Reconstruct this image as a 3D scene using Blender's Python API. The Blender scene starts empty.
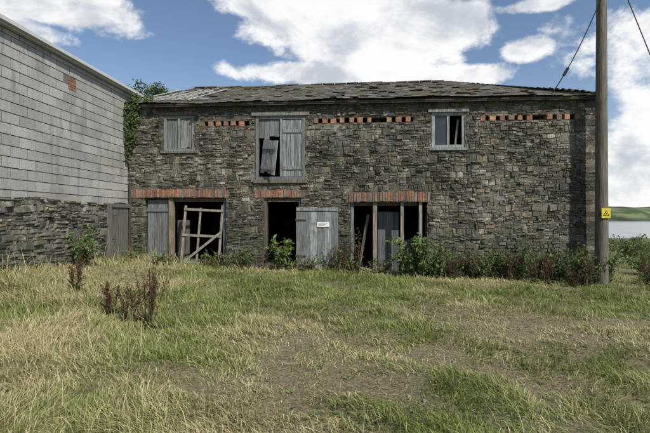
import bpy, math, random
import numpy as np
from mathutils import Vector, Matrix
R=random.Random(7); NR=np.random.default_rng(11)
scene=bpy.context.scene
scene.view_settings.view_transform='Standard'; scene.view_settings.look='None'; scene.view_settings.exposure=0

# ---------------------------------------------------------------- helpers
_lat={}
def vn(x,y,sc,seed=0):
    if seed not in _lat: _lat[seed]=np.random.default_rng(seed+100).random((256,256))
    L=_lat[seed]; x=np.asarray(x,float)/sc+1000.37; y=np.asarray(y,float)/sc+1000.73
    xi=np.floor(x).astype(int); yi=np.floor(y).astype(int); fx=x-xi; fy=y-yi
    fx=fx*fx*(3-2*fx); fy=fy*fy*(3-2*fy); a=xi%256; b=yi%256; a1=(a+1)%256; b1=(b+1)%256
    return (L[a,b]*(1-fx)+L[a1,b]*fx)*(1-fy)+(L[a,b1]*(1-fx)+L[a1,b1]*fx)*fy
def ss(e0,e1,x):
    t=np.clip((np.asarray(x,float)-e0)/(e1-e0),0,1); return t*t*(3-2*t)
def ground_z(x,y):
    x=np.asarray(x,float); y=np.asarray(y,float)
    xc=np.clip(x,-9,12)
    z=(0.02-0.036*xc)*ss(2,12,y)
    z=z-0.021*np.clip(y-14,0,46)*ss(6,10,x+0*y) - 0.021*np.clip(y-20,0,40)*(1-ss(6,10,x))
    z=z-4.2*ss(60,85,y)
    near=1-ss(20,60,np.abs(x)+np.abs(y))
    z=z+near*(0.10*(vn(x,y,1.7,1)-.5)+0.05*(vn(x,y,.45,2)-.5)+0.025*(vn(x,y,.15,3)-.5))
    z=z+0.16*np.exp(-((x+6.2)/.9)**2)*ss(3,7,y)*(1-ss(10.5,12.5,y))
    return z
def link(o,parent=None):
    scene.collection.objects.link(o)
    if parent: o.parent=parent
    return o
class MB:
    def __init__(s): s.v=[];s.f=[];s.c=[]
    def add(s,vs,fs,col):
        n=len(s.v); s.v+= [tuple(p) for p in vs]; s.f+=[tuple(i+n for i in f) for f in fs]
        s.c+= [tuple(col)+(1,)]*len(vs)
    def box(s,x0,x1,y0,y1,z0,z1,col,M=None,j=0):
        vs=[Vector((x,y,z)) for z in (z0,z1) for y in (y0,y1) for x in (x0,x1)]
        if j: vs=[p+Vector((R.uniform(-j,j),R.uniform(-j,j),R.uniform(-j,j))) for p in vs]
        if M is not None: vs=[M@p for p in vs]
        s.add(vs,[(0,2,3,1),(4,5,7,6),(0,1,5,4),(2,6,7,3),(0,4,6,2),(1,3,7,5)],col)
    def tube(s,p0,p1,r0,r1,col,n=6):
        p0=Vector(p0);p1=Vector(p1);d=(p1-p0)
        if d.length<1e-6:return
        q=d.to_track_quat('Z','Y').to_matrix(); vs=[]
        for p,r in((p0,r0),(p1,r1)):
            for i in range(n):
                a=2*math.pi*i/n; vs.append(p+q@Vector((r*math.cos(a),r*math.sin(a),0)))
        fs=[(i,(i+1)%n,n+(i+1)%n,n+i) for i in range(n)]+[tuple(range(n))[::-1],tuple(range(n,2*n))]
        s.add(vs,fs,col)
    def leaf(s,p,d,up,L,W,col):
        d=d.normalized(); side=d.cross(up)
        if side.length<1e-3: side=Vector((1,0,0))
        side.normalize(); nrm=side.cross(d)
        m=p+d*L*.5
        s.add([p,m+side*W*.5+nrm*L*.05,p+d*L-nrm*L*.15,m-side*W*.5+nrm*L*.05],[(0,1,2),(0,2,3)],col)
    def make(s,name,mat,parent=None,smooth=False):
        me=bpy.data.meshes.new(name); me.from_pydata(s.v,[],s.f)
        at=me.color_attributes.new('Col','FLOAT_COLOR','POINT')
        at.data.foreach_set('color',np.array(s.c,dtype=np.float32).ravel())
        me.materials.append(mat); 
        if smooth: me.polygons.foreach_set('use_smooth',[True]*len(me.polygons))
        me.update(); o=bpy.data.objects.new(name,me); return link(o,parent)

class NT:
    def __init__(s,nt): s.nt=nt; s.n=nt.nodes; s.l=nt.links
    def new(s,t,**k):
        n=s.n.new(t)
        for a,b in k.items(): setattr(n,a,b)
        return n
    def put(s,sock,v):
        if isinstance(v,bpy.types.NodeSocket): s.l.new(v,sock)
        else: sock.default_value=v
    def math(s,op,a,b=0.0,c=0.0,clamp=False):
        n=s.new('ShaderNodeMath',operation=op,use_clamp=clamp); s.put(n.inputs[0],a); s.put(n.inputs[1],b); s.put(n.inputs[2],c); return n.outputs[0]
    def mix(s,f,a,b,bt='MIX'):
        n=s.new('ShaderNodeMix',data_type='RGBA',blend_type=bt); s.put(n.inputs[0],f); s.put(n.inputs[6],a); s.put(n.inputs[7],b); return n.outputs[2]
    def noise(s,vec,sc,det=6,rough=.6,dist=0):
        n=s.new('ShaderNodeTexNoise'); s.put(n.inputs['Vector'],vec); n.inputs['Scale'].default_value=sc; n.inputs['Detail'].default_value=det
        n.inputs['Roughness'].default_value=rough; n.inputs['Distortion'].default_value=dist; return n.outputs['Fac']
    def ramp(s,f,e0,e1,v0=0.,v1=1.):
        n=s.new('ShaderNodeMapRange',interpolation_type='SMOOTHSTEP'); s.put(n.inputs[0],f)
        n.inputs[1].default_value=e0;n.inputs[2].default_value=e1;n.inputs[3].default_value=v0;n.inputs[4].default_value=v1; return n.outputs[0]
    def mapping(s,vec,scale):
        n=s.new('ShaderNodeMapping'); s.put(n.inputs[0],vec); n.inputs['Scale'].default_value=scale; return n.outputs[0]
def mat(name,rough=.9):
    m=bpy.data.materials.new(name); m.use_nodes=True; t=NT(m.node_tree)
    b=t.n['Principled BSDF']; b.inputs['Roughness'].default_value=rough
    b.inputs['Specular IOR Level'].default_value=.25
    oc=t.new('ShaderNodeTexCoord').outputs['Object']; col=t.new('ShaderNodeAttribute',attribute_name='Col').outputs['Color']
    return m,t,b,oc,col
def bump(t,b,h,st,dist=.02):
    n=t.new('ShaderNodeBump'); n.inputs['Strength'].default_value=st; n.inputs['Distance'].default_value=dist; t.l.new(h,n.inputs['Height']); t.l.new(n.outputs[0],b.inputs['Normal'])
C=lambda r,g,b:(r,g,b,1)

# stone: slate rubble with lichen, damp streaks, moss low down
M_stone,t,b,oc,col=mat('slate_rubble',.92)
fine=t.noise(oc,24,5,.7); big=t.noise(oc,.5,4,.6); med=t.noise(oc,2.6,6,.68,.4); reg=t.noise(oc,.9,4,.6,.3)
c=t.mix(1.0,col,C(1.0,.96,.87),'MULTIPLY')
c=t.mix(1.0,c,t.mix(t.ramp(fine,.32,.68),C(.42,.42,.41),C(1.42,1.41,1.38)),'MULTIPLY')
c=t.mix(t.ramp(big,.38,.60),c,t.mix(1.0,c,C(.54,.56,.55),'MULTIPLY'))
c=t.mix(t.math('MULTIPLY',t.ramp(reg,.52,.68),.42),c,C(.31,.29,.235))      # lime mortar wash
c=t.mix(t.math('MULTIPLY',t.ramp(med,.55,.68),.62),c,C(.40,.39,.345))       # lichen
c=t.mix(t.math('MULTIPLY',t.ramp(med,.47,.35),.7),c,C(.045,.046,.04))
gm=t.noise(oc,1.7,5,.65); c=t.mix(t.math('MULTIPLY',t.ramp(gm,.54,.66),.5),c,C(.10,.11,.06))  # greenish algae
sp=t.noise(oc,11,3,.5); c=t.mix(t.math('MULTIPLY',t.ramp(sp,.64,.70),.65),c,C(.52,.51,.46))
stk=t.noise(t.mapping(oc,(2.6,2.6,.35)),1.0,5,.65)
c=t.mix(t.math('MULTIPLY',t.ramp(stk,.51,.64),.65),c,C(.062,.064,.05))
sx=t.new('ShaderNodeSeparateXYZ'); t.l.new(oc,sx.inputs[0]); low=t.ramp(sx.outputs[2],1.9,-.2)
c=t.mix(t.math('MULTIPLY',low,t.ramp(gm,.34,.58)),c,C(.06,.07,.038))
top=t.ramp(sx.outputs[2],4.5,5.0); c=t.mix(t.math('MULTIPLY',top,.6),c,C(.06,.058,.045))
t.l.new(c,b.inputs['Base Color']); bump(t,b,fine,.8,.025)

M_block,t,b,oc,col=mat('concrete_block',.95)
f1=t.noise(oc,38,5,.75); f2=t.noise(oc,1.1,5,.6); f3=t.noise(oc,5,5,.65)
st=t.noise(t.mapping(oc,(2.2,2.2,.25)),2.0,5,.65)
c=t.mix(1.0,col,t.mix(t.ramp(f1,.3,.7),C(.68,.68,.66),C(1.18,1.18,1.18)),'MULTIPLY')
c=t.mix(t.math('MULTIPLY',t.ramp(f2,.45,.65),.45),c,C(.22,.21,.18))
c=t.mix(t.math('MULTIPLY',t.ramp(f3,.55,.70),.35),c,C(.45,.445,.41))
c=t.mix(t.math('MULTIPLY',t.ramp(st,.50,.68),.5),c,C(.15,.145,.125))
t.l.new(c,b.inputs['Base Color']); bump(t,b,f1,.5,.01)
M_brick,t,b,oc,col=mat('red_brick',.9)
f1=t.noise(oc,30,5,.65); f2=t.noise(oc,4,4,.6); c=t.mix(1.0,col,t.mix(t.ramp(f1,.3,.7),C(.5,.48,.48),C(1.3,1.3,1.3)),'MULTIPLY')
c=t.mix(t.math('MULTIPLY',t.ramp(f2,.46,.62),.65),c,C(.12,.10,.08))
t.l.new(c,b.inputs['Base Color']); bump(t,b,f1,.5,.01)
M_slate,t,b,oc,col=mat('roof_slate',.85)
f1=t.noise(oc,14,5,.7); f2=t.noise(oc,1.3,6,.7,.4); f3=t.noise(oc,4,6,.7)
c=t.mix(1.0,col,t.mix(t.ramp(f1,.3,.7),C(.55,.55,.55),C(1.25,1.25,1.25)),'MULTIPLY')
c=t.mix(t.math('MULTIPLY',t.ramp(f1,.56,.68),.5),c,C(.31,.30,.255))
c=t.mix(t.math('MULTIPLY',t.ramp(f2,.47,.60),.75),c,C(.135,.115,.07))
c=t.mix(t.math('MULTIPLY',t.ramp(f3,.50,.60),.8),c,C(.085,.088,.05))
t.l.new(c,b.inputs['Base Color']); bump(t,b,f1,.6,.015)
M_wood,t,b,oc,col=mat('weathered_wood',.85)
f1=t.noise(t.mapping(oc,(45,45,2.2)),1,6,.65); f2=t.noise(oc,4,5,.65); f3=t.noise(t.mapping(oc,(14,14,1.2)),1,5,.6)
c=t.mix(1.0,col,t.mix(t.ramp(f1,.3,.7),C(.38,.37,.34),C(1.22,1.22,1.22)),'MULTIPLY')
c=t.mix(t.math('MULTIPLY',t.ramp(f3,.54,.68),.6),c,C(.12,.11,.085))
c=t.mix(t.math('MULTIPLY',t.ramp(f2,.52,.66),.55),c,C(.11,.105,.07))
t.l.new(c,b.inputs['Base Color']); bump(t,b,f1,.5,.01)
M_plain,t,b,oc,col=mat('painted_surface',.6)
f1=t.noise(oc,12,4,.6); c=t.mix(1.0,col,t.mix(f1,C(.8,.8,.8),C(1.15,1.15,1.15)),'MULTIPLY'); t.l.new(c,b.inputs['Base Color'])
M_glass,t,b,oc,col=mat('dirty_glass',.15); b.inputs['Base Color'].default_value=C(.03,.035,.04); b.inputs['Specular IOR Level'].default_value=.5
f1=t.noise(oc,6,4,.6); t.l.new(t.ramp(f1,.4,.7,.1,.5),b.inputs['Roughness'])
def leafmat(name,tr=.3):
    m,t,b,oc,col=mat(name,.65); b.inputs['Specular IOR Level'].default_value=.3
    t.l.new(col,b.inputs['Base Color']); tl=t.new('ShaderNodeBsdfTranslucent'); t.l.new(col,tl.inputs[0])
    mx=t.new('ShaderNodeMixShader'); mx.inputs[0].default_value=tr; t.l.new(b.outputs[0],mx.inputs[1]); t.l.new(tl.outputs[0],mx.inputs[2])
    t.l.new(mx.outputs[0],t.n['Material Output'].inputs[0]); return m
M_leaf=leafmat('leaf_surface'); M_grass=leafmat('grass_blades',.3)
M_ground,t,b,oc,col=mat('soil_and_thatch',1.0)
g1=t.noise(oc,35,5,.7); g2=t.noise(oc,7,4,.65)
c=t.mix(1.0,col,t.mix(t.ramp(g1,.3,.7),C(.45,.43,.40),C(1.45,1.45,1.4)),'MULTIPLY')
c=t.mix(t.math('MULTIPLY',t.ramp(g2,.52,.70),.5),c,C(.14,.12,.07))
t.l.new(c,b.inputs['Base Color']); bump(t,b,g1,1.0,.05)

# ---------------------------------------------------------------- ground
def cover(x,y):
    w=.9*(vn(x,y,1.3,9)-.5)
    xx=x+w; yy=y+.8*(vn(x,y,1.1,10)-.5)
    bare=np.exp(-(((xx-2.2)/2.9)**2+((yy-6.0)/1.6)**2))*.85+.35*np.exp(-(((xx-.3)/2.4)**2+((yy-4.4)/1.0)**2))
    bare=bare+.5*np.exp(-(((xx-5.2)/2.5)**2+((yy-5.4)/1.5)**2))+.3*np.exp(-(((xx-1.9)/1.8)**2+((yy-3.4)/.7)**2))
    bare=np.clip(bare+1.2*(vn(x,y,.8,5)-.5)+.9*(vn(x,y,.28,6)-.5),0,1)
    green=np.clip(.46+1.5*(vn(xx,yy,1.5,7)-.5)+.7*(vn(x,y,.5,8)-.5)+.5*np.exp(-((y-9.3)/1.4)**2)*ss(-5,0,x)+1.0*np.exp(-(((x+1.8)/.9)**2+((y-4.9)/.5)**2))+.2*ss(2,5,x)*(1-ss(7,9,y))-.25*(1-ss(-5,-2,x))*(1-ss(5.5,7,y)),0,1)
    return bare,green
def axis(lo,hi,dlo,dhi,step):
    core=list(np.arange(dlo,dhi+1e-6,step)); a=[];s=step;v=dlo
    while v>lo: s*=1.25; v-=s; a.append(max(v,lo))
    b=[];s=step;v=dhi
    while v<hi: s*=1.25; v+=s; b.append(min(v,hi))
    return np.array(a[::-1]+core+b)
xs=axis(-3500,3500,-9,14,.08); ys=axis(-3500,4500,1.5,16,.08)
X,Y=np.meshgrid(xs,ys); Z=ground_z(X,Y)
nx,ny=len(xs),len(ys)
V=np.stack([X.ravel(),Y.ravel(),Z.ravel()],1)
idx=np.arange(nx*ny).reshape(ny,nx)
F=np.stack([idx[:-1,:-1],idx[:-1,1:],idx[1:,1:],idx[1:,:-1]],-1).reshape(-1,4)
def npmesh(name,V,F,col,m,smooth=True):
    me=bpy.data.meshes.new(name); me.vertices.add(len(V)); me.vertices.foreach_set('co',V.astype(np.float32).ravel())
    k=F.shape[1]; me.loops.add(F.size); me.loops.foreach_set('vertex_index',F.astype(np.int32).ravel())
    me.polygons.add(len(F)); me.polygons.foreach_set('loop_start',np.arange(0,F.size,k,dtype=np.int32)); 
    me.update(calc_edges=True)
    at=me.color_attributes.new('Col','FLOAT_COLOR','POINT'); cc=np.ones((len(V),4),np.float32); cc[:,:3]=col; at.data.foreach_set('color',cc.ravel())
    me.polygons.foreach_set('use_smooth',np.full(len(F),smooth)); me.materials.append(m); me.validate(); 
    o=bpy.data.objects.new(name,me); return link(o)
ba,gr=cover(V[:,0],V[:,1])
straw=np.array([.28,.245,.13]); grn=np.array([.13,.15,.055]); soil=np.array([.26,.215,.14])
far=ss(14,30,V[:,1])[:,None]
gc=straw*(1-gr[:,None])+grn*gr[:,None]; gc=gc*(1-ba[:,None])+soil*ba[:,None]; gc=gc*(1-far)+np.array([.12,.14,.05])*far
npmesh('ground',V,F,gc,M_ground)

# ---------------------------------------------------------------- stone barn (local frame: x along front, y inward)
ROT=-math.radians(4.14); OX,OY=-6.03,13.26
ca,sa=math.cos(ROT),math.sin(ROT)
def L2W(s,out,z=None):
    lx,ly=s,-out; x=OX+ca*lx-sa*ly; y=OY+sa*lx+ca*ly
    return Vector((x,y,float(ground_z(x,y)) if z is None else z))
def empty(name,loc=(0,0,0),rz=0):
    o=bpy.data.objects.new(name,None); o.location=loc; o.rotation_euler=(0,0,rz); o.empty_display_size=.3; return link(o)
barn=empty('derelict_stone_barn',(OX,OY,0),ROT)
W=13.72; D=6.2; H=5.0; TH=.5
openings=[(.50,3.09,-.6,2.16),(1.10,2.10,3.53,4.71),(3.93,5.49,2.60,4.69),(4.19,5.36,-.6,2.15),(6.76,9.05,-.6,2.02),(9.14,10.13,3.53,4.69)]
slots=[(2.25,3.78,4.32,4.47),(5.72,8.62,4.36,4.51),(10.55,13.35,4.36,4.51)]
lintels=[(.10,3.14,2.16,2.44),(3.95,5.45,2.15,2.40),(6.68,9.13,2.02,2.33)]
def core(mb,w,z0,z1,y0,y1,holes,col):
    bx=sorted(set([0,w]+[h[0] for h in holes]+[h[1] for h in holes])); bz=sorted(set([z0,z1]+[min(max(h[2],z0),z1) for h in holes]+[h[3] for h in holes]))
    nxx,nzz=len(bx)-1,len(bz)-1
    sol=[[not any(h[0]<=(bx[i]+bx[i+1])/2<=h[1] and h[2]<=(bz[k]+bz[k+1])/2<=h[3] for h in holes) for k in range(nzz)] for i in range(nxx)]
    g=lambda i,k: 0<=i<nxx and 0<=k<nzz and sol[i][k]
    for i in range(nxx):
        for k in range(nzz):
            if not sol[i][k]: continue
            a,b_,c_,d_=bx[i],bx[i+1],bz[k],bz[k+1]
            q=lambda p: mb.add(p,[(0,1,2,3)],col)
            q([(a,y0,c_),(b_,y0,c_),(b_,y0,d_),(a,y0,d_)]); q([(a,y1,c_),(a,y1,d_),(b_,y1,d_),(b_,y1,c_)])
            if not g(i-1,k): q([(a,y0,c_),(a,y0,d_),(a,y1,d_),(a,y1,c_)])
            if not g(i+1,k): q([(b_,y0,c_),(b_,y1,c_),(b_,y1,d_),(b_,y0,d_)])
            if not g(i,k-1): q([(a,y0,c_),(a,y1,c_),(b_,y1,c_),(b_,y0,c_)])
            if not g(i,k+1): q([(a,y0,d_),(b_,y0,d_),(b_,y1,d_),(a,y1,d_)])
PAL=[(.19,.175,.15),(.14,.135,.125),(.25,.235,.205),(.10,.095,.09),(.21,.165,.12),(.32,.30,.265),(.17,.165,.15),(.12,.115,.11),(.24,.21,.17),(.155,.15,.145),(.08,.075,.07)]
def stones(mb,a0,a1,z0,z1,holes,mp,pal=PAL,dens=1.,gain=1.):
    def emit(s0,s1,y0,y1):
        for h in holes:
            if y1>h[2]+.015 and y0<h[3]-.015 and s1>h[0] and s0<h[1]:
                if s0<h[0]-.06: s1=h[0]
                elif s1>h[1]+.06: s0=h[1]
                else: return
        if s1-s0<.03: return
        o=R.uniform(.002,.032); 
        if R.random()<.08: o+=.03
        if R.random()<.04: return
        k=R.choice(pal); g=R.uniform(.7,1.3)*gain; k=tuple(x*g for x in k)
        gp=R.uniform(.001,.005); j=min(.03,(y1-y0)*.30)
        def w(s,zz): return .045*(float(vn(s,zz,1.1,61))-.5)*2+.022*(float(vn(s,zz,.35,62))-.5)*2
        s0+=gp; s1-=gp; y0+=gp*.8; y1-=gp*.8
        tl=R.uniform(-.35,.35)*j
        fr=[(s0+R.uniform(0,j*1.5),y0+R.uniform(0,j)-tl*.3),(s1-R.uniform(0,j*1.5),y0+R.uniform(0,j)+tl),(s1-R.uniform(0,j*1.5),y1-R.uniform(0,j)+tl*.6),(s0+R.uniform(0,j*1.5),y1-R.uniform(0,j)-tl*.6)]
        vs=[mp(a,o+R.uniform(-.007,.007),z+w(a,z)) for a,z in fr]+[mp(a,-.01,z+w(a,z)) for a,z in((s0,y0),(s1,y0),(s1,y1),(s0,y1))]
        mb.add(vs,[(0,1,2,3),(0,4,5,1),(1,5,6,2),(2,6,7,3),(3,7,4,0)],k)
    z=z0
    while z<z1-.03:
        bh=min(R.uniform(.10,.24)*dens,z1-z); a=a0
        while a<a1:
            cl=min(R.uniform(.2,.7)*dens,a1-a); n=R.choice([1,2,3,3,4]) if bh>.14*dens else R.choice([1,2,2])
            cuts=[0]+sorted((i+R.uniform(-.32,.32))/n for i in range(1,n))+[1]
            for i in range(n):
                b0=z+bh*cuts[i]; b1=z+bh*cuts[i+1]; s=a
                while s<a+cl-.02:
                    l=R.uniform(.06,.34)*dens
                    if s+l>a+cl-.06: l=a+cl-s
                    emit(s,s+l,b0,b1); s+=l
            a+=cl
        z+=bh
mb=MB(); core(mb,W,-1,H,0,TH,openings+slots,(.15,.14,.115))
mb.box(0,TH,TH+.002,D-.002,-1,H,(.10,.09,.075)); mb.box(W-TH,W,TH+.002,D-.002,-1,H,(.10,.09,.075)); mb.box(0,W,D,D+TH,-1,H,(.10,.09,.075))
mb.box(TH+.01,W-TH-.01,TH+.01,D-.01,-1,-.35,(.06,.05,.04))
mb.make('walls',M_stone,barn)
mb=MB(); allh=openings+slots+lintels
stones(mb,0,W,-.7,H+.02,allh,lambda a,o,z:(a,-o,z),dens=.86)
stones(mb,0,D+TH,-.9,H,[],lambda a,o,z:(W+o,a,z))
for h in openings:
    for x,sg in((h[0],1),(h[1],-1)):
        z=h[2]
        while z<h[3]-.03:
            hh=min(R.uniform(.05,.13),h[3]-z); mb.box(x-.0,x+sg*R.uniform(.01,.03),-.01,TH*.9,z+.005,z+hh-.005,R.choice(PAL),j=.004); z+=hh
z=-.4
while z<H-.05:
    hh=R.uniform(.09,.17); mb.box(W-R.choice([.28,.42,.55]),W+.035,-.045,R.choice([.2,.3,.45]),z+.003,z+hh-.003,tuple(.8*x for x in R.choice(PAL)),j=.01); z+=hh
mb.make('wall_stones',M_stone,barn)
mb=MB()
BR=[(.29,.135,.08),(.25,.115,.07),(.33,.165,.095),(.20,.095,.065),(.27,.16,.11),(.18,.11,.08),(.35,.185,.11)]
for (a,b_,c_,d_) in lintels:
    s=a; mid=(a+b_)/2; hw=(b_-a)/2
    while s<b_-.03:
        w=R.uniform(.066,.086); arch=.05*(1-((s-mid)/hw)**2)
        o=R.uniform(.008,.038); k=R.choice(BR)
        if R.random()<.12: k=(.22,.20,.165)
        if R.random()>.03: mb.box(s+.005,s+w-.006,-o,TH-.05,c_+arch*.6+R.uniform(-.012,.012),d_+arch*.4-.03+R.uniform(-.025,.02),k,j=.006)
        s+=w
    mb.box(a,b_,-.004,TH-.06,c_+.06,d_-.01,(.14,.12,.095))
for (a,b_,c_,d_) in slots:
    s=a
    while s<b_-.1:
        w=R.uniform(.12,.17); o=R.uniform(0,.035)
        if R.random()<.93: mb.box(s,min(s+w,b_),-o,.3,c_+.004+R.uniform(-.01,.01),d_-.004+R.uniform(-.012,.008),tuple(x*1.3 for x in R.choice(BR)),j=.008)
        s+=w+R.uniform(.08,.16)
    mb.box(a-.01,b_+.01,.31,.35,c_-.02,d_+.02,(.02,.018,.015))  # near-black backing panel: shade of the gaps put into its colour
mb.make('brickwork',M_brick,barn)
mb=MB()
mb.box(TH+.02,W-TH-.02,TH+.02,D-.02,2.46,2.52,(.10,.08,.06))
for i in range(16): mb.box(.8+i*.8,.9+i*.8,TH+.03,D-.03,2.30,2.458,(.14,.11,.08))
mb.make('upper_floor',M_wood,barn)
mb=MB(); mb.box(3.45,3.6,TH+.02,D-.03,-.34,2.29,(.22,.20,.17)); mb.box(6.1,6.25,TH+.02,D-.03,-.34,2.29,(.2,.18,.15)); mb.make('partition_walls',M_stone,barn)

GREY=(.25,.27,.265); GREY2=(.175,.195,.195); PALE=(.38,.39,.37); TAN=(.27,.215,.15); BRN=(.13,.105,.08)
def var(c,a=.15):
    g=R.uniform(1-a,1+a); return tuple(x*g for x in c)
def planks(mb,x0,x1,y,z0,z1,n,col,M=None,th=.025,rag=0):
    w=(x1-x0)/n
    for i in range(n):
        mb.box(x0+i*w+.004,x0+(i+1)*w-.004,y+R.uniform(-.006,.006),y+th,z0+R.uniform(0,rag),z1-R.uniform(0,.015),var(col,.28),M)
def frame(mb,x0,x1,z0,z1,y0,y1,w,col,M=None,bottom=True):
    mb.box(x0,x0+w,y0,y1,z0,z1,var(col,.1),M); mb.box(x1-w,x1,y0,y1,z0,z1,var(col,.1),M)
    mb.box(x0+w+.001,x1-w-.001,y0+.003,y1-.003,z1-w,z1-.002,var(col,.1),M)
    if bottom: mb.box(x0+w+.001,x1-w-.001,y0+.003,y1-.003,z0+.002,z0+w,var(col,.1),M)
mb=MB(); frame(mb,1.12,2.08,3.58,4.66,.02,.12,.08,GREY)
mb.box(1.56,1.63,.03,.11,3.66,4.575,GREY); planks(mb,1.21,1.55,.07,3.66,4.57,3,(.14,.155,.155))
planks(mb,1.64,1.99,.06,3.66,4.57,4,(.26,.27,.25),rag=.1); mb.box(1.05,2.15,-.06,.16,3.52,3.575,GREY2); mb.box(1.0,2.2,-.03,.2,4.665,4.76,BRN)
mb.make('boarded_window',M_wood,barn)
mb=MB(); frame(mb,3.96,5.46,2.70,4.60,.0,.12,.09,GREY2)
mb.box(3.85,5.58,-.05,.25,4.605,4.72,(.22,.22,.19)); mb.box(3.9,5.52,-.07,.3,2.60,2.695,(.17,.15,.12))
mb.box(4.70,4.76,.0,.1,2.8,4.5,GREY)
planks(mb,4.77,5.36,.03,2.80,4.50,5,(.245,.265,.27)); mb.box(4.78,5.36,.005,.022,4.1,4.2,GREY); mb.box(4.78,5.36,.005,.022,3.0,3.1,GREY)
planks(mb,4.06,4.69,.045,3.90,4.50,4,(.20,.215,.21),rag=.12)
Mx=Matrix.Translation((4.09,.03,2.88))@Matrix.Rotation(math.radians(-32),4,'Z')@Matrix.Rotation(math.radians(8),4,'Y')
planks(mb,0,.58,0,0,1.02,4,PALE,Mx,rag=.1); mb.box(.02,.56,-.03,-.008,.75,.83,GREY,Mx); mb.box(.02,.56,-.03,-.008,.15,.23,GREY,Mx)
mb.make('loft_door',M_wood,barn)
mb=MB(); frame(mb,9.16,10.11,3.60,4.62,.02,.12,.085,(.33,.35,.35))
mb.box(9.60,9.67,.03,.11,3.69,4.53,(.30,.32,.32)); mb.box(9.05,10.2,-.05,.2,4.625,4.72,(.26,.26,.23)); mb.box(9.08,10.18,-.07,.18,3.52,3.59,GREY)
Mx=Matrix.Translation((9.84,.16,3.70))@Matrix.Rotation(math.radians(6),4,'Y'); mb.box(0,.055,0,.02,0,.75,(.24,.24,.22),Mx)
mb.make('casement_window',M_wood,barn)
mb=MB(); mb.box(9.25,9.598,.06,.066,3.69,4.53,(1,1,1)); mb.make('window_glass',M_glass,barn)
mb=MB(); planks(mb,.56,1.24,.12,.0,2.12,3,(.225,.24,.24)); mb.box(.56,1.24,.09,.112,1.75,1.85,GREY2)
mb.box(1.26,1.40,.05,.2,-.1,2.15,TAN); mb.box(2.95,3.07,.1,.25,-.1,2.15,GREY2); mb.box(1.41,2.94,.1,.22,2.05,2.145,BRN)
planks(mb,1.41,1.80,.35,.0,1.5,3,(.13,.13,.125))
Mx=Matrix.Translation((1.72,-.22,.12))@Matrix.Rotation(math.radians(8),4,'Z')@Matrix.Rotation(math.radians(-6),4,'X')@Matrix.Rotation(math.radians(3),4,'Y')
P2=(.27,.25,.205)
mb.box(0,.07,0,.04,0,1.83,P2,Mx); mb.box(1.10,1.17,0,.04,.05,1.90,P2,Mx); mb.box(.45,.51,.002,.038,.0,1.78,P2,Mx)
mb.box(0,1.17,-.03,-.002,1.68,1.75,P2,Mx); mb.box(0,1.17,-.03,-.002,.90,.97,P2,Mx); mb.box(0.02,1.10,-.03,-.002,.10,.17,P2,Mx)
mb.box(0,.07,-.06,-.032,0,1.40,P2,Mx@Matrix.Translation((.08,0,.15))@Matrix.Rotation(math.radians(48),4,'Y'))
mb.make('broken_door_frame',M_wood,barn)
mb=MB(); mb.box(4.20,4.30,.06,.2,-.1,2.14,BRN); mb.box(5.26,5.35,.06,.2,-.1,2.14,GREY2); mb.box(4.31,5.25,.06,.2,2.04,2.14,BRN)
mb.make('doorway_frame',M_wood,barn)
mb=MB(); Mx=Matrix.Translation((5.20,-.16,.02))@Matrix.Rotation(math.radians(3),4,'Z')@Matrix.Rotation(math.radians(-2),4,'X')
planks(mb,0,1.24,0,0,1.86,6,(.245,.265,.265),Mx,rag=.05); mb.box(.01,1.22,.028,.055,.25,.37,GREY2,Mx); mb.box(.01,1.22,.028,.055,1.35,1.47,GREY2,Mx)
mb.box(-.02,.3,-.022,-.008,1.46,1.50,(.08,.05,.035),Mx); mb.box(-.02,.3,-.022,-.008,.4,.44,(.08,.05,.035),Mx)
mb.box(.01,1.23,-.03,-.008,1.75,1.83,GREY,Mx)
mb.make('plank_door',M_wood,barn)
mb=MB(); mb.box(.62,.98,-.022,-.009,1.27,1.41,(.70,.70,.68),Mx)
for i in range(3): mb.box(.66,.66+.26-.05*i,-.025,-.0225,1.375-i*.035,1.385-i*.035,(.12,.12,.12),Mx)
mb.make('notice_board',M_plain,barn)
mb=MB(); mb.box(6.80,6.90,.08,.2,-.2,2.01,GREY2); mb.box(7.46,7.58,.06,.2,-.2,2.02,(.28,.24,.18)); mb.box(8.27,8.36,.08,.2,-.2,2.02,(.30,.27,.21))
mb.box(8.80,8.89,.05,.18,-.2,2.01,(.28,.28,.25)); mb.box(6.91,8.79,.21,.3,1.92,2.01,BRN)
planks(mb,7.62,8.26,.55,-.3,1.75,4,(.14,.15,.155),rag=.05); planks(mb,8.38,8.79,.50,-.3,.9,3,(.14,.13,.12))
Mx=Matrix.Translation((6.98,.3,-.1))@Matrix.Rotation(math.radians(10),4,'Y'); mb.box(0,.08,0,.04,0,1.8,(.16,.15,.12),Mx)
mb.make('doorway_posts',M_wood,barn)

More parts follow.
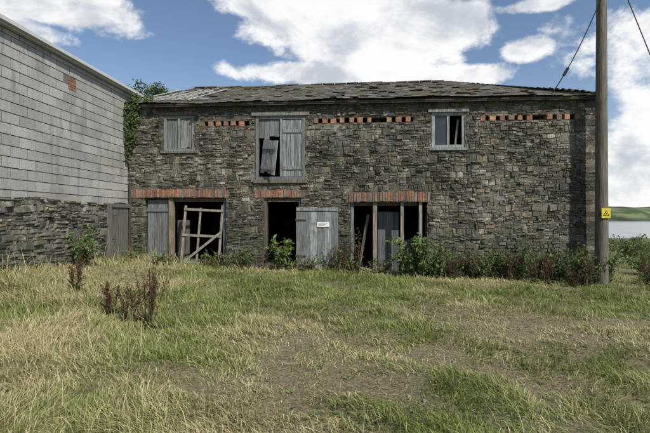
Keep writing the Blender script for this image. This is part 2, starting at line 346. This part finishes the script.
# roof
EY,EZ,RY,RZ=-.20,4.99,3.1,6.42; RX0,RX1=.9,10.1
mb=MB(); c0=(.07,.06,.05)
Bk=2*RY-EY
A=(-.02,EY,EZ);B=(W+.16,EY,EZ);Cc=(RX1,RY,RZ);Dd=(RX0,RY,RZ);E=(-.02,Bk,EZ);Fq=(W+.16,Bk,EZ)
mb.add([A,B,Cc,Dd],[(0,1,2,3)],c0); mb.add([E,Dd,Cc,Fq],[(0,1,2,3)],c0); mb.add([B,Fq,Cc],[(0,1,2)],c0); mb.add([A,Dd,E],[(0,1,2)],c0)
mb.add([(p[0],p[1],p[2]-.06) for p in (A,B,Fq,E)],[(0,1,2,3)],c0)
mb.make('roof_deck',M_slate,barn)
SL=[(.15,.14,.125),(.18,.165,.14),(.13,.12,.11),(.21,.19,.16),(.115,.11,.10),(.165,.14,.105)]
def slates(mb,P0,ex,up,n,length,x_lo,x_hi,miss):
    t=0; row=0
    while t<length:
        lo=x_lo(t); hi=x_hi(t); x=lo-(.13 if row%2 else 0)
        while x<hi:
            w=R.uniform(.17,.28); xa=max(x,lo); xb=min(x+w,hi)
            if xb-xa>.05 and R.random()>miss(x,t):
                lf=.014+R.uniform(0,.014)+(R.random()<.06)*.03; dt=R.uniform(-.03,.02)+(R.random()<.05)*-R.uniform(.03,.10)
                if row==0: dt-=R.uniform(0,.05)
                t0=t+dt; t1=min(t+.26,length)
                sagz=-.05*math.sin(x*.55)+.03*math.sin(x*2.3+t)
                rr=R.uniform(-.02,.02)
                def P(a,tt,h): return P0+ex*a+up*tt+n*(h+sagz*.5+.025)
                q=[P(xa+.003,t0,lf),P(xb-.003,t0+rr,lf),P(xb-.003,t1,.004),P(xa+.003,t1,.004)]
                mb.add(q+[v-n*.012 for v in q],[(0,1,2,3),(0,4,5,1),(1,5,6,2),(3,7,4,0)],var(R.choice(SL),.18))
            x+=w
        t+=.14; row+=1
mb=MB()
up=Vector((0,RY-EY,RZ-EZ)); LN=up.length; up/=LN; n=Vector((0,-up.z,up.y))
slates(mb,Vector((0,EY,EZ)),Vector((1,0,0)),up,n,LN,lambda t:-.05+ (RX0+.05)*t/LN,lambda t:W+.18-(W+.16-RX1)*t/LN,
  lambda x,t:.45*math.exp(-((x-1.3)/1.2)**2)*(1 if t>.6 else .3)+.02+.25*math.exp(-((x-6.5)/.6)**2-((t-.4)/.4)**2)+.2*math.exp(-((x-3.9)/.4)**2-((t-.1)/.3)**2))
hx=W+.16-RX1; up2=Vector((-hx,0,RZ-EZ)); L2=up2.length; up2/=L2; n2=Vector((up2.z,0,-up2.x))
slates(mb,Vector((W+.16,0,EZ)),Vector((0,1,0)),up2,n2,L2,lambda t:EY+(RY-EY)*t/L2,lambda t:Bk-(RY-EY)*t/L2,lambda x,t:.02)
x=RX0
while x<RX1:
    z=RZ+.02-.05*math.sin(x*.55)*.5+R.uniform(-.02,.02)
    if R.random()>.08:
      for sg in(1,-1):
        mb.add([(x,RY,z+.05),(x+.42,RY,z+.05+R.uniform(-.015,.015)),(x+.42,RY-.16*sg,z-.02),(x,RY-.16*sg,z-.02)],[(0,1,2,3)],var((.16,.13,.10),.25))
    x+=.44
p0=Vector(B);p1=Vector(Cc)
for i in range(11):
    a=p0.lerp(p1,i/11);b2=p0.lerp(p1,(i+.96)/11)
    for off in(Vector((-.03,-.12,-.02)),Vector((.12,.06,-.02))):
        mb.add([a+Vector((0,0,.07)),b2+Vector((0,0,.07)),b2+off+Vector((0,0,.03)),a+off+Vector((0,0,.03))],[(0,1,2,3)],var((.17,.14,.11),.2))
mb.make('roof_slates',M_slate,barn)
mb=MB()
for i in range(9):
    t=.35+i*.3; s=Vector((0,EY,EZ))+up*t+n*.05; mb.box(s.x+.1+.28*i*.9,s.x+2.0+R.uniform(-.5,.6),s.y-.015,s.y+.02,s.z-.01,s.z+.03,(.36,.355,.33))
for i in range(5):
    a=Vector((.25+i*.42,EY,EZ))+up*.1+n*.07; b2=a+up*R.uniform(1.4,2.4)+Vector((.55,0,0)); mb.tube(a,b2,.025,.025,(.34,.335,.31),4)
mb.box(0,W+.1,EY+.02,EY+.05,EZ-.10,EZ-.015,(.10,.085,.07))
mb.make('roof_laths',M_wood,barn)

# ---------------------------------------------------------------- block building (same axes)
blk=empty('concrete_block_building',(OX,OY,0),ROT)
BH=5.36; Y0,Y1=-13.5,4.5
mb=MB(); mb.box(-9,-.012,Y0,Y1,-1,BH,(.15,.145,.13)); mb.make('wall_core',M_block,blk)
mb=MB(); z=1.92; row=0
while z<BH-.05:
    y=Y0-(.225 if row%2 else 0)
    h=min(.215,BH-z-.005)
    while y<Y1:
        ya=max(y,Y0); yb=min(y+.445,Y1)
        if not(-2.78<(ya+yb)/2<-2.45 and 4.7<z+.1<5.0):
            g=R.uniform(.80,1.12); o=R.uniform(-.003,.003)
            mb.box(-.035,.0+o,ya+.009,yb-.009,z+.007,z+h-.007,(.40*g,.39*g,.365*g),j=.002)
        y+=.45
    z+=.222; row+=1
mb.make('blockwork',M_block,blk)
mb=MB()
for i in range(4): mb.box(-.03,.008,-2.76,-2.47,4.70+i*.07,4.76+i*.07,var((.28,.13,.09),.2))
mb.make('brick_patch',M_brick,blk)
mb=MB(); stones(mb,Y0,0,-.6,2.0,[],lambda a,o,z:(-.012+o*1.6,a,z),gain=1.3,dens=1.1)
mb.make('rubble_plinth',M_stone,blk)
mb=MB(); mb.box(-.03,.075,-1.05,-.12,-.3,1.86,(.15,.145,.13)); mb.box(-.03,.11,-1.14,-1.055,-.3,1.95,(.17,.16,.15)); mb.box(-.03,.11,-1.054,-.05,1.865,1.96,(.17,.16,.15)); mb.make('side_door',M_wood,blk)
mb=MB(); mb.box(-.02,.10,Y0-.1,Y1,BH+.002,BH+.13,(.42,.43,.42)); 
mb.add([(.16,Y0-.15,BH+.135),(.16,Y1,BH+.135),(-4.5,Y1,BH+1.3),(-4.5,Y0-.15,BH+1.3)],[(0,1,2,3)],(.3,.3,.3)); mb.add([(-9.2,Y0-.15,BH+.135),(-9.2,Y1,BH+.135),(-4.5,Y1,BH+1.3),(-4.5,Y0-.15,BH+1.3)],[(0,1,2,3)],(.3,.3,.3))
mb.add([(0,Y0,BH+.01),(-9,Y0,BH+.01),(-4.5,Y0,BH+1.26)],[(0,1,2)],(.3,.3,.3)); mb.add([(0,Y1,BH+.01),(-9,Y1,BH+.01),(-4.5,Y1,BH+1.26)],[(0,1,2)],(.3,.3,.3))
mb.box(.101,.17,Y0-.1,Y1,BH+.05,BH+.13,(.50,.51,.50)); mb.make('roof_and_gutter',M_plain,blk)

# ---------------------------------------------------------------- pole and wires
pole=empty('utility_pole',(7.53,11.8,0))
mb=MB(); nseg=14
for i in range(nseg):
    za=-.8+i*.8; zb=za+.8; ra=.172-.0045*i; rb=.172-.0045*(i+1)
    n0=20; 
    vs=[(r*math.cos(2*math.pi*k/n0),r*math.sin(2*math.pi*k/n0),z) for z,r in((za,ra),(zb,rb)) for k in range(n0)]
    mb.add(vs,[(k,(k+1)%n0,n0+(k+1)%n0,n0+k) for k in range(n0)],(.17,.15,.12))
mb.add([(.11*math.cos(2*math.pi*k/20),.11*math.sin(2*math.pi*k/20),10.4) for k in range(20)],[tuple(range(20))],(.2,.16,.12))
mb.make('pole',M_wood,pole,True)
mb=MB(); mb.box(-.7,.7,-.2,-.12,9.6,9.72,(.2,.16,.12)); mb.make('crossarm',M_wood,pole)
mb=MB()
for x in(-.6,0,.6): mb.tube((x,-.16,9.72),(x,-.16,9.9),.05,.03,(.5,.5,.48),10)
mb.make('insulators',M_plain,pole)
mb=MB(); mb.box(-.12,.12,-.195,-.185,1.56,1.82,(.62,.47,.05)); 
mb.add([(-.085,-.198,1.62),(.085,-.198,1.62),(0,-.198,1.77)],[(0,1,2)],(.03,.03,.03)); mb.add([(-.055,-.201,1.635),(.055,-.201,1.635),(0,-.201,1.735)],[(0,1,2)],(.62,.47,.05))
mb.box(-.008,.008,-.206,-.203,1.65,1.70,(.03,.03,.03)); mb.box(-.14,.14,-.184,-.15,1.60,1.62,(.2,.2,.2)); mb.make('warning_sign',M_plain,pole)
def wire(pts,r):
    mb=MB()
    for a,b_ in zip(pts[:-1],pts[1:]): mb.tube(a,b_,r,r,(.03,.03,.03),5)
    return mb
a=Vector((7.45,11.7,7.45)); b2=Vector((6.28,12.32,4.84)); pts=[a.lerp(b2,i/12)+Vector((0,0,-.2*math.sin(math.pi*i/12))) for i in range(13)]
mb=wire(pts,.014); mb.tube(pts[7],pts[8],.04,.04,(.04,.04,.04),8); mb.tube(pts[-1],pts[-1]+Vector((0,.12,-.05)),.02,.02,(.05,.05,.05),6)
mb.make('service_cable',M_plain)
mb=wire([Vector((7.6,11.8,9.1)),Vector((11.5,11.8,float(ground_z(11.5,11.8))-.1))],.014); mb.make('guy_wire',M_plain)

# ---------------------------------------------------------------- grass
def make_grass():
    xs_,ys_,=[],[]
    def samp(n,y0,y1,ex=.95,ad=2.5):
        y=NR.uniform(y0,y1,n); x=NR.uniform(-1,1,n)*(ex*y1+ad); k=np.abs(x)<ex*y+ad; return x[k],y[k]
    for n,y0,y1 in((90000,2.,4.),(105000,4.,6.5),(85000,6.5,9.5),(70000,9.5,13.4),(40000,12,24)):
        x,y=samp(n,y0,y1); 
        if y1==24: k=x>7.6; x,y=x[k],y[k]
        xs_.append(x); ys_.append(y)
    x=np.concatenate(xs_); y=np.concatenate(ys_)
    lx=ca*(x-OX)+sa*(y-OY); ly=-sa*(x-OX)+ca*(y-OY)
    ok=~((ly>-.06)&(lx>-.1)&(lx<W+.15)&(ly<7))&~((lx<.06)&(ly>-13.6)&(ly<4.6))
    x,y,lx,ly=x[ok],y[ok],lx[ok],ly[ok]
    bare,green=cover(x,y)
    tuft=vn(x,y,.20,21); tuft2=vn(x,y,.7,22)
    keep=NR.random(len(x))<np.clip((.15+1.3*tuft)*(1-.68*bare),.06,1)
    x,y,lx,ly,bare,green,tuft,tuft2=[a[keep] for a in(x,y,lx,ly,bare,green,tuft,tuft2)]
    n=len(x); z=ground_z(x,y)-.01
    left=1-ss(-4.5,-.5,x)
    h=(.03+.065*tuft2+.12*left*tuft2**1.5+.07*tuft**1.5)*(1-.60*bare)*NR.uniform(.5,1.35,n)
    edge=np.exp(-np.abs(ly)/.35)*(lx>0)+np.exp(-np.abs(lx)/.4)*(ly<0); h*=1+.8*edge
    tall=NR.random(n)<.018*(1-bare)*(1+2*left); h=np.where(tall,h*2.0+.06,h)
    wd=(.0019+.00042*y)*NR.uniform(.7,1.5,n)*(np.where(tall,.6,1))
    ang=NR.uniform(0,2*np.pi,n); flow=6.28*vn(x,y,.7,31)
    dx=np.cos(ang)*.8+np.cos(flow)*.6; dy=np.sin(ang)*.8+np.sin(flow)*.6
    ln=NR.uniform(.3,1.5,n)*h*(1-.5*tall)+bare*.02
    pa=NR.uniform(0,np.pi,n); px=np.cos(pa)*wd; py=np.sin(pa)*wd
    B=np.stack([x,y,z],1); Pp=np.stack([px,py,0*px],1); Dm=np.stack([dx*ln,dy*ln,0*ln],1)
    up=np.stack([0*h,0*h,h],1)
    m=B+up*.6+Dm*.38; tp=B+up*(1-.25*np.clip(ln/h-.5,0,1))[:,None]+Dm
    V=np.stack([B-Pp,B+Pp,m+Pp*.8,m-Pp*.8,tp+Pp*.15,tp-Pp*.15],1)
    i=np.arange(n)[:,None]*6
    F=np.concatenate([i+np.array([[0,1,2,3]]),i+np.array([[3,2,4,5]])],1).reshape(-1,4)
    st=np.array([.62,.555,.31]); st2=np.array([.38,.32,.16]); g1=np.array([.16,.21,.05]); g2=np.array([.31,.345,.10]); 
    r=NR.random(n)[:,None]; r2=NR.random(n)[:,None]
    isg=(NR.random(n)<np.clip(.10+.95*green-.15*bare,0,.96)*(1-.8*tall))[:,None]
    cS=st*r+st2*(1-r); cG=g1*r+g2*(1-r); col=np.where(isg,cG,cS)*(.7+.55*r2)
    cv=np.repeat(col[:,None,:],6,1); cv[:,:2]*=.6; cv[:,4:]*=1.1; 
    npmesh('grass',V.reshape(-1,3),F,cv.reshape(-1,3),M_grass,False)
make_grass()

mb=MB()
for i in range(700):
    x=R.uniform(-4,7); y=R.uniform(2.8,9.5); r=R.uniform(.008,.034)
    if i==0: x,y,r=2.35,5.2,.085
    if i==1: x,y,r=3.2,4.2,.05
    z=float(ground_z(x,y)); q=Matrix.Rotation(R.uniform(0,6),3,'Z'); vs=[]
    for (a,b_,c_) in((1,0,0),(.3,.9,0),(-.8,.6,0),(-.9,-.5,0),(.4,-.8,0),(.5,.1,.55),(-.2,.45,.6),(-.5,-.2,.5),(.2,-.4,.6)):
        v=q@Vector((a*r*R.uniform(.8,1.2),b_*r*R.uniform(.7,1.1),c_*r)); vs.append(v+Vector((x,y,z)))
    mb.add(vs,[(0,1,6,5),(1,2,7,6),(2,3,7),(3,4,8,7),(4,0,5,8),(5,6,7,8)],var((.34,.32,.29),.3))
mb.make('scattered_stones',M_stone)
mb=MB()
for i in range(14000):
    x=R.uniform(-6,7.5); y=R.uniform(2.6,9.5); b_,_g=cover(np.array([x]),np.array([y]))
    if R.random()>.25+.75*b_[0]: continue
    z=float(ground_z(x,y))+R.uniform(.004,.02); a=R.uniform(0,6.28); l=R.uniform(.03,.13)
    d=Vector((math.cos(a),math.sin(a),R.uniform(-.1,.25))); s=Vector((-d.y,d.x,0))*R.uniform(.0015,.004); p=Vector((x,y,z)); 
    mb.add([p-s,p+s,p+d*l+s*.5,p+d*l-s*.5],[(0,1,2,3)],var(R.choice([(.54,.48,.28),(.40,.33,.19),(.46,.40,.23),(.20,.145,.09),(.20,.24,.07)]),.2))
mb.make('straw_litter',M_grass)

# ---------------------------------------------------------------- plants
def rdir(up=.3):
    v=Vector((R.gauss(0,1),R.gauss(0,1),R.gauss(0,1)+up)); return v.normalized()
def shrub(name,base,rx,rz,n,size,cols,stems=7,ry=None,lift=.1,asp=.45):
    mb=MB(); base=Vector(base); ry=ry or rx; tips=[]
    for i in range(stems):
        a=R.uniform(0,6.28); rr=math.sqrt(R.random())
        tip=base+Vector((math.cos(a)*rx*rr,math.sin(a)*ry*rr,rz*R.uniform(.4,1)*(1.05-.35*rr))); mid=base.lerp(tip,.5)+Vector((R.uniform(-.05,.05),R.uniform(-.05,.05),.08*rz))
        b0=base+Vector((R.uniform(-.3,.3)*rx,R.uniform(-.3,.3)*ry,-.05))
        mb.tube(b0,mid,.012,.008,(.10,.075,.045),5); mb.tube(mid,tip,.008,.003,(.11,.10,.05),5); tips.append((b0,mid,tip))
    for i in range(n):
        b0,m,tp=R.choice(tips); t=R.uniform(lift,1); p=b0.lerp(m,t*2) if t<.5 else m.lerp(tp,t*2-1)
        d=rdir(.25); p=p+d*R.uniform(0,.22)*min(rx,rz)*(1.15-.5*t)
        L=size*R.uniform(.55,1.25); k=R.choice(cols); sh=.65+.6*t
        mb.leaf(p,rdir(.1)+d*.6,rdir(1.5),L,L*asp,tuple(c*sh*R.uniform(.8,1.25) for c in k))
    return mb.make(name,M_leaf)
GL=[(.12,.17,.05),(.09,.14,.04),(.16,.21,.07)]
DG=[(.055,.08,.03),(.075,.105,.035),(.10,.12,.045)]
DRY=[(.16,.085,.05),(.20,.14,.08),(.12,.07,.045)]
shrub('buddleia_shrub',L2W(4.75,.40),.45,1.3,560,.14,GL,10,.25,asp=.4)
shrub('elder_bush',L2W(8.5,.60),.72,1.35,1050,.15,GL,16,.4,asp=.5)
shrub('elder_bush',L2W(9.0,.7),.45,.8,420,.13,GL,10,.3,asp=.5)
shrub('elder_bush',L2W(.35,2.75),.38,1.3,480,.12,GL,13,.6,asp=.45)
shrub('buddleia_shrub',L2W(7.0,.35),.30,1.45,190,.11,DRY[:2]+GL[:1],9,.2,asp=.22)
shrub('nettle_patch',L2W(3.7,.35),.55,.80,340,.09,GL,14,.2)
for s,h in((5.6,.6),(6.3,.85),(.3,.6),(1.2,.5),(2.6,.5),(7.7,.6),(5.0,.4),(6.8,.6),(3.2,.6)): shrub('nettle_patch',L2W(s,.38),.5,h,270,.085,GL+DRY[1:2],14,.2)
for i in range(14):
    s=9.3+i*.34+R.uniform(-.1,.1)
    cols=[DG+GL,GL,DG+DRY+GL[:1]][i%3]
    shrub('bramble_patch',L2W(s,.35+R.uniform(-.05,.6)),.45,R.uniform(.75,1.4),480,.10,cols,16,.35,asp=.48)
for (x,y,r,h) in((9.9,13.0,.6,.9),(10.8,14.5,.8,1.0),(12.5,17,1.2,1.2),(14.6,19.5,1.5,1.3),(11.2,12.4,.5,.6),(9.0,12.0,.45,.5),(17,24,2,1.2),(21,29,2.5,1.3),(15.5,25,1.8,1.0),(9.6,11.0,.4,.5),(8.5,10.9,.35,.4)):
    shrub('bramble_patch',(x,y,float(ground_z(x,y))),r,h,int(650*min(r,1.6)),.10+.02*r,R.choice([DG+DRY[1:2],GL]),18,asp=.5)
def dock(base,h,n,spread,dens=1.):
    mb=MB(); base=Vector(base)
    for i in range(n):
        a=R.uniform(0,6.28); ln=R.uniform(.1,1)*spread; hh=h*R.uniform(.55,1.05)
        tip=base+Vector((math.cos(a)*ln,math.sin(a)*ln,hh)); b0=base+Vector((math.cos(a)*.05,math.sin(a)*.05,-.03))
        mb.tube(b0,tip,.006,.003,(.12,.065,.04),5)
        for k in range(int(60*dens)):
            t=R.uniform(.38,1); p=b0.lerp(tip,t); 
            mb.leaf(p+rdir(0)*R.uniform(0,.03),rdir(.8),rdir(0),R.uniform(.015,.035),.016,var(R.choice([(.11,.06,.04),(.15,.08,.05),(.08,.048,.035)]),.2))
        for sd in range(4):
            t=R.uniform(.3,.8); p=b0.lerp(tip,t); q=p+Vector((R.uniform(-.14,.14),R.uniform(-.14,.14),R.uniform(.08,.22)))
            mb.tube(p,q,.003,.002,(.12,.065,.04),4)
            for k in range(int(20*dens)): mb.leaf(p.lerp(q,R.random())+rdir(0)*.012,rdir(.8),rdir(0),R.uniform(.015,.03),.014,var((.12,.065,.04),.2))
    for i in range(18):
        mb.leaf(base,rdir(.9),Vector((0,0,1)),R.uniform(.12,.28),.06,var(R.choice([(.10,.13,.04),(.14,.09,.04)]),.2))
    return mb.make('dock_plant',M_leaf)
def G(x,y): return (x,y,float(ground_z(x,y)))
dock(G(-2.50,6.15),.90,11,.28,.9); dock(G(-2.85,6.3),.65,7,.26,.7); dock(G(-3.3,6.7),.5,7,.32,.7); dock(G(-4.75,8.4),.9,5,.14); dock(G(-4.9,8.5),.6,4,.12)
for s,o,h in((11.1,.9,1.0),(12.0,1.0,.8),(10.3,.7,.8),(13.0,1.0,.75),(6.35,.3,.7),(6.6,.35,.9),(9.6,.8,.8),(11.6,1.1,.8),(12.5,1.3,.6)): dock(L2W(s,o),h,6,.2,.8)
for x,y in((9.3,12.6),(9.9,12.2),(10.6,13.6),(8.7,11.5),(9.4,11.2)): dock(G(x,y),.85,7,.24)
mb=MB()
for i in range(520):
    x=R.uniform(-6,8); y=R.uniform(3.0,12)
    if R.random()<.5: x=R.uniform(-1,7); y=R.uniform(2.8,7.5)
    lx=ca*(x-OX)+sa*(y-OY)
    if lx<.2: continue
    z=float(ground_z(x,y)); nl=R.randint(5,12); k=R.choice(GL); 
    for j in range(nl): mb.leaf(Vector((x,y,z)),Vector((R.gauss(0,1),R.gauss(0,1),R.uniform(.1,.8))),Vector((0,0,1)),R.uniform(.025,.07),R.uniform(.01,.025),tuple(1.3*v for v in var(k,.3)))
mb.make('broadleaf_weeds',M_leaf)
mb=MB()
def L2Wv(x,y,z): 
    return Vector((OX+ca*x-sa*y,OY+sa*x+ca*y,z))
for (cx,cy,cz,r,n) in((.10,-.16,4.75,.26,360),(.08,-.14,4.35,.26,360),(.12,-.14,3.95,.22,240),(.06,-.10,3.6,.15,100),(.3,-.12,5.05,.24,260),(.7,-.1,5.12,.16,120),(.05,-.08,3.3,.08,50),(.35,-.1,4.6,.12,50)):
    for i in range(n):
        d=rdir(0); p=L2Wv(cx+d.x*r*R.random()**.4,cy+d.y*.14,cz+d.z*r*1.1); mb.leaf(p,rdir(-.3),Vector((0,-1,.3)),R.uniform(.05,.09),.06,var(R.choice(DG+GL[:1]),.25))
for i in range(6):
    mb.tube(L2Wv(.05+.02*i,-.05,R.uniform(0,.5)),L2Wv(.08,-.06,3.4),.012,.008,(.1,.08,.06),5)
mb.make('ivy',M_leaf)
tx,ty=-7.9,21.5; tz=float(ground_z(tx,ty)); mb=MB()
mb.tube((tx,ty,tz-.2),(tx+.1,ty,tz+4.2),.22,.15,(.10,.08,.06),9); ends=[]
for i in range(16):
    a=i*.7; e=Vector((tx+.1+1.6*math.cos(a)*R.uniform(.4,1.1),ty+1.4*math.sin(a),R.uniform(6.5,7.85)-.4*abs(math.cos(a)))); mb.tube((tx+.1,ty,tz+4.1),e,.1,.03,(.10,.08,.06),6); ends.append(e)
for e in ends:
    for k in range(8):
        c_=e+Vector((R.gauss(0,.35),R.gauss(0,.35),R.gauss(0,.18))); g=R.uniform(.7,1.3)
        for i in range(60): d=rdir(0); mb.leaf(c_+d*.3*R.random()**.5,rdir(0),rdir(1),R.uniform(.08,.15),.08,tuple(x*g*(1+.3*d.z) for x in R.choice(GL+DG)))
mb.make('ash_tree',M_leaf)

# ---------------------------------------------------------------- water and far shore
M_water,t,b,oc,col=mat('estuary_water',.25); w1=t.noise(t.mapping(oc,(.02,.12,1)),3,5,.6)
t.l.new(t.mix(t.ramp(w1,.4,.6),C(.22,.23,.24),C(.34,.33,.32)),b.inputs['Base Color']); bump(t,b,t.noise(oc,.8,4,.6),.3,.2)
V=np.array([[-3000,64,-3.4],[3000,64,-3.4],[3000,4000,-3.4],[-3000,4000,-3.4]],float)
npmesh('water',V,np.array([[0,1,2,3]]),(1,1,1),M_water)
hx_=np.arange(-900,1800,6.); hy_=np.concatenate([np.arange(425,520,6.),np.arange(520,1000,30.)]); X,Y=np.meshgrid(hx_,hy_)
Zh=-4.5+ss(428,560,Y)*(9+8*vn(X,Y,160,41)+4*vn(X,Y,60,42))+ss(435,450,Y)*2.8*vn(X,Y,14,43)*ss(.45,.6,vn(X,Y,70,44))*1.5+1.2*ss(425,436,Y)
V=np.stack([X.ravel(),Y.ravel(),Zh.ravel()],1); ny_,nx_=X.shape; idx=np.arange(nx_*ny_).reshape(ny_,nx_)
F=np.stack([idx[:-1,:-1],idx[:-1,1:],idx[1:,1:],idx[1:,:-1]],-1).reshape(-1,4)
f=ss(.4,.6,vn(V[:,0],V[:,1],70,45))[:,None]; f2=ss(.42,.5,vn(V[:,0],V[:,1],16,46))[:,None]
col=np.array([.15,.19,.09])*f+np.array([.07,.095,.055])*(1-f); col=col*(1-.6*f2); sh=(1-ss(430,438,V[:,1]))[:,None]; col=col*(1-sh)+np.array([.3,.28,.22])*sh
npmesh('distant_hill',V,F,col,M_ground)

# ---------------------------------------------------------------- camera, sun, sky
cam=bpy.data.cameras.new('camera'); co=bpy.data.objects.new('camera',cam); link(co); co.location=(0,0,1.6); co.rotation_euler=(math.radians(90),0,0)
cam.sensor_width=36; cam.lens=24; cam.clip_start=.05; cam.clip_end=9000; scene.camera=co
AZ=math.radians(38); EL=math.radians(48)   # sun behind the viewer, to the right
sd=Vector((math.sin(AZ)*math.cos(EL),-math.cos(AZ)*math.cos(EL),math.sin(EL)))
sl=bpy.data.lights.new('sun','SUN'); sl.energy=5.0; sl.angle=math.radians(.5); sl.color=(1,.955,.88)
so=bpy.data.objects.new('sun',sl); link(so); so.rotation_euler=sd.to_track_quat('Z','Y').to_euler()
wd=bpy.data.worlds.new('World'); scene.world=wd; wd.use_nodes=True; t=NT(wd.node_tree)
sky=t.new('ShaderNodeTexSky',sky_type='NISHITA'); sky.sun_disc=False; sky.sun_elevation=EL; sky.sun_rotation=math.atan2(sd.x,sd.y); sky.air_density=1.0; sky.dust_density=.3; sky.ozone_density=1.6
bg=t.n['Background']; bg.inputs[1].default_value=.12; t.l.new(sky.outputs[0],bg.inputs[0])
gen=t.new('ShaderNodeTexCoord').outputs['Generated']; sx=t.new('ShaderNodeSeparateXYZ'); t.l.new(gen,sx.inputs[0])
az=t.math('ARCTAN2',sx.outputs[0],sx.outputs[1]); el=t.math('ARCSINE',sx.outputs[2])
nz=t.noise(t.mapping(gen,(1,1,1.4)),4.5,8,.6,.2); nz2=t.noise(t.mapping(gen,(1,1,1.3)),12,6,.62,.2); nz3=t.noise(t.mapping(gen,(1,1,1.8)),5.5,5,.55,.5)
def uv(u,v): 
    a=(u-325)/433; w=(216.5-v)/433; return math.atan(a),math.atan(w/math.sqrt(1+a*a))
cl=None
for u,v,rx,ry in((340,20,.24,.10),(415,28,.18,.09),(275,-4,.14,.06),(290,74,.17,.03),(385,82,.20,.045),(480,76,.085,.03),(527,50,.06,.028),(545,2,.10,.018),(45,3,.18,.05),(25,32,.10,.03),(640,150,.07,.05),(625,185,.14,.045),(655,25,.07,.03),(690,110,.12,.08),(-120,120,.3,.2),(820,0,.4,.1),(575,108,.05,.02),(628,208,.2,.03)):
    a,e=uv(u,v); p=t.math('DIVIDE',t.math('SUBTRACT',az,a),rx); q=t.math('DIVIDE',t.math('SUBTRACT',el,e),ry)
    d=t.math('SUBTRACT',1.0,t.math('SQRT',t.math('ADD',t.math('MULTIPLY',p,p),t.math('MULTIPLY',q,q))))
    cl=d if cl is None else t.math('MAXIMUM',cl,d)
cl=t.math('MAXIMUM',cl,-.8)
dens=t.math('ADD',t.math('MINIMUM',cl,.55),t.math('ADD',t.math('MULTIPLY',t.math('SUBTRACT',nz,.5),2.0),t.math('MULTIPLY',t.math('SUBTRACT',nz2,.5),1.4)))
mask=t.ramp(dens,-.08,.34)
sh1=t.ramp(t.math('ADD',t.math('MULTIPLY',nz3,.75),t.math('ADD',t.math('MULTIPLY',nz2,.45),t.math('MULTIPLY',dens,-.10))),.42,.62)
cc=t.mix(sh1,C(.56,.61,.68),C(1,1,1)); haze=t.ramp(el,.0,.35,.35,0.0)
cb=t.new('ShaderNodeBackground'); t.l.new(cc,cb.inputs[0]); cb.inputs[1].default_value=1.0
mx=t.new('ShaderNodeMixShader'); t.l.new(t.math('MAXIMUM',t.math('MULTIPLY',mask,.97),t.math('MULTIPLY',haze,.45)),mx.inputs[0]); t.l.new(bg.outputs[0],mx.inputs[1]); t.l.new(cb.outputs[0],mx.inputs[2])
t.l.new(mx.outputs[0],t.n['World Output'].inputs[0])
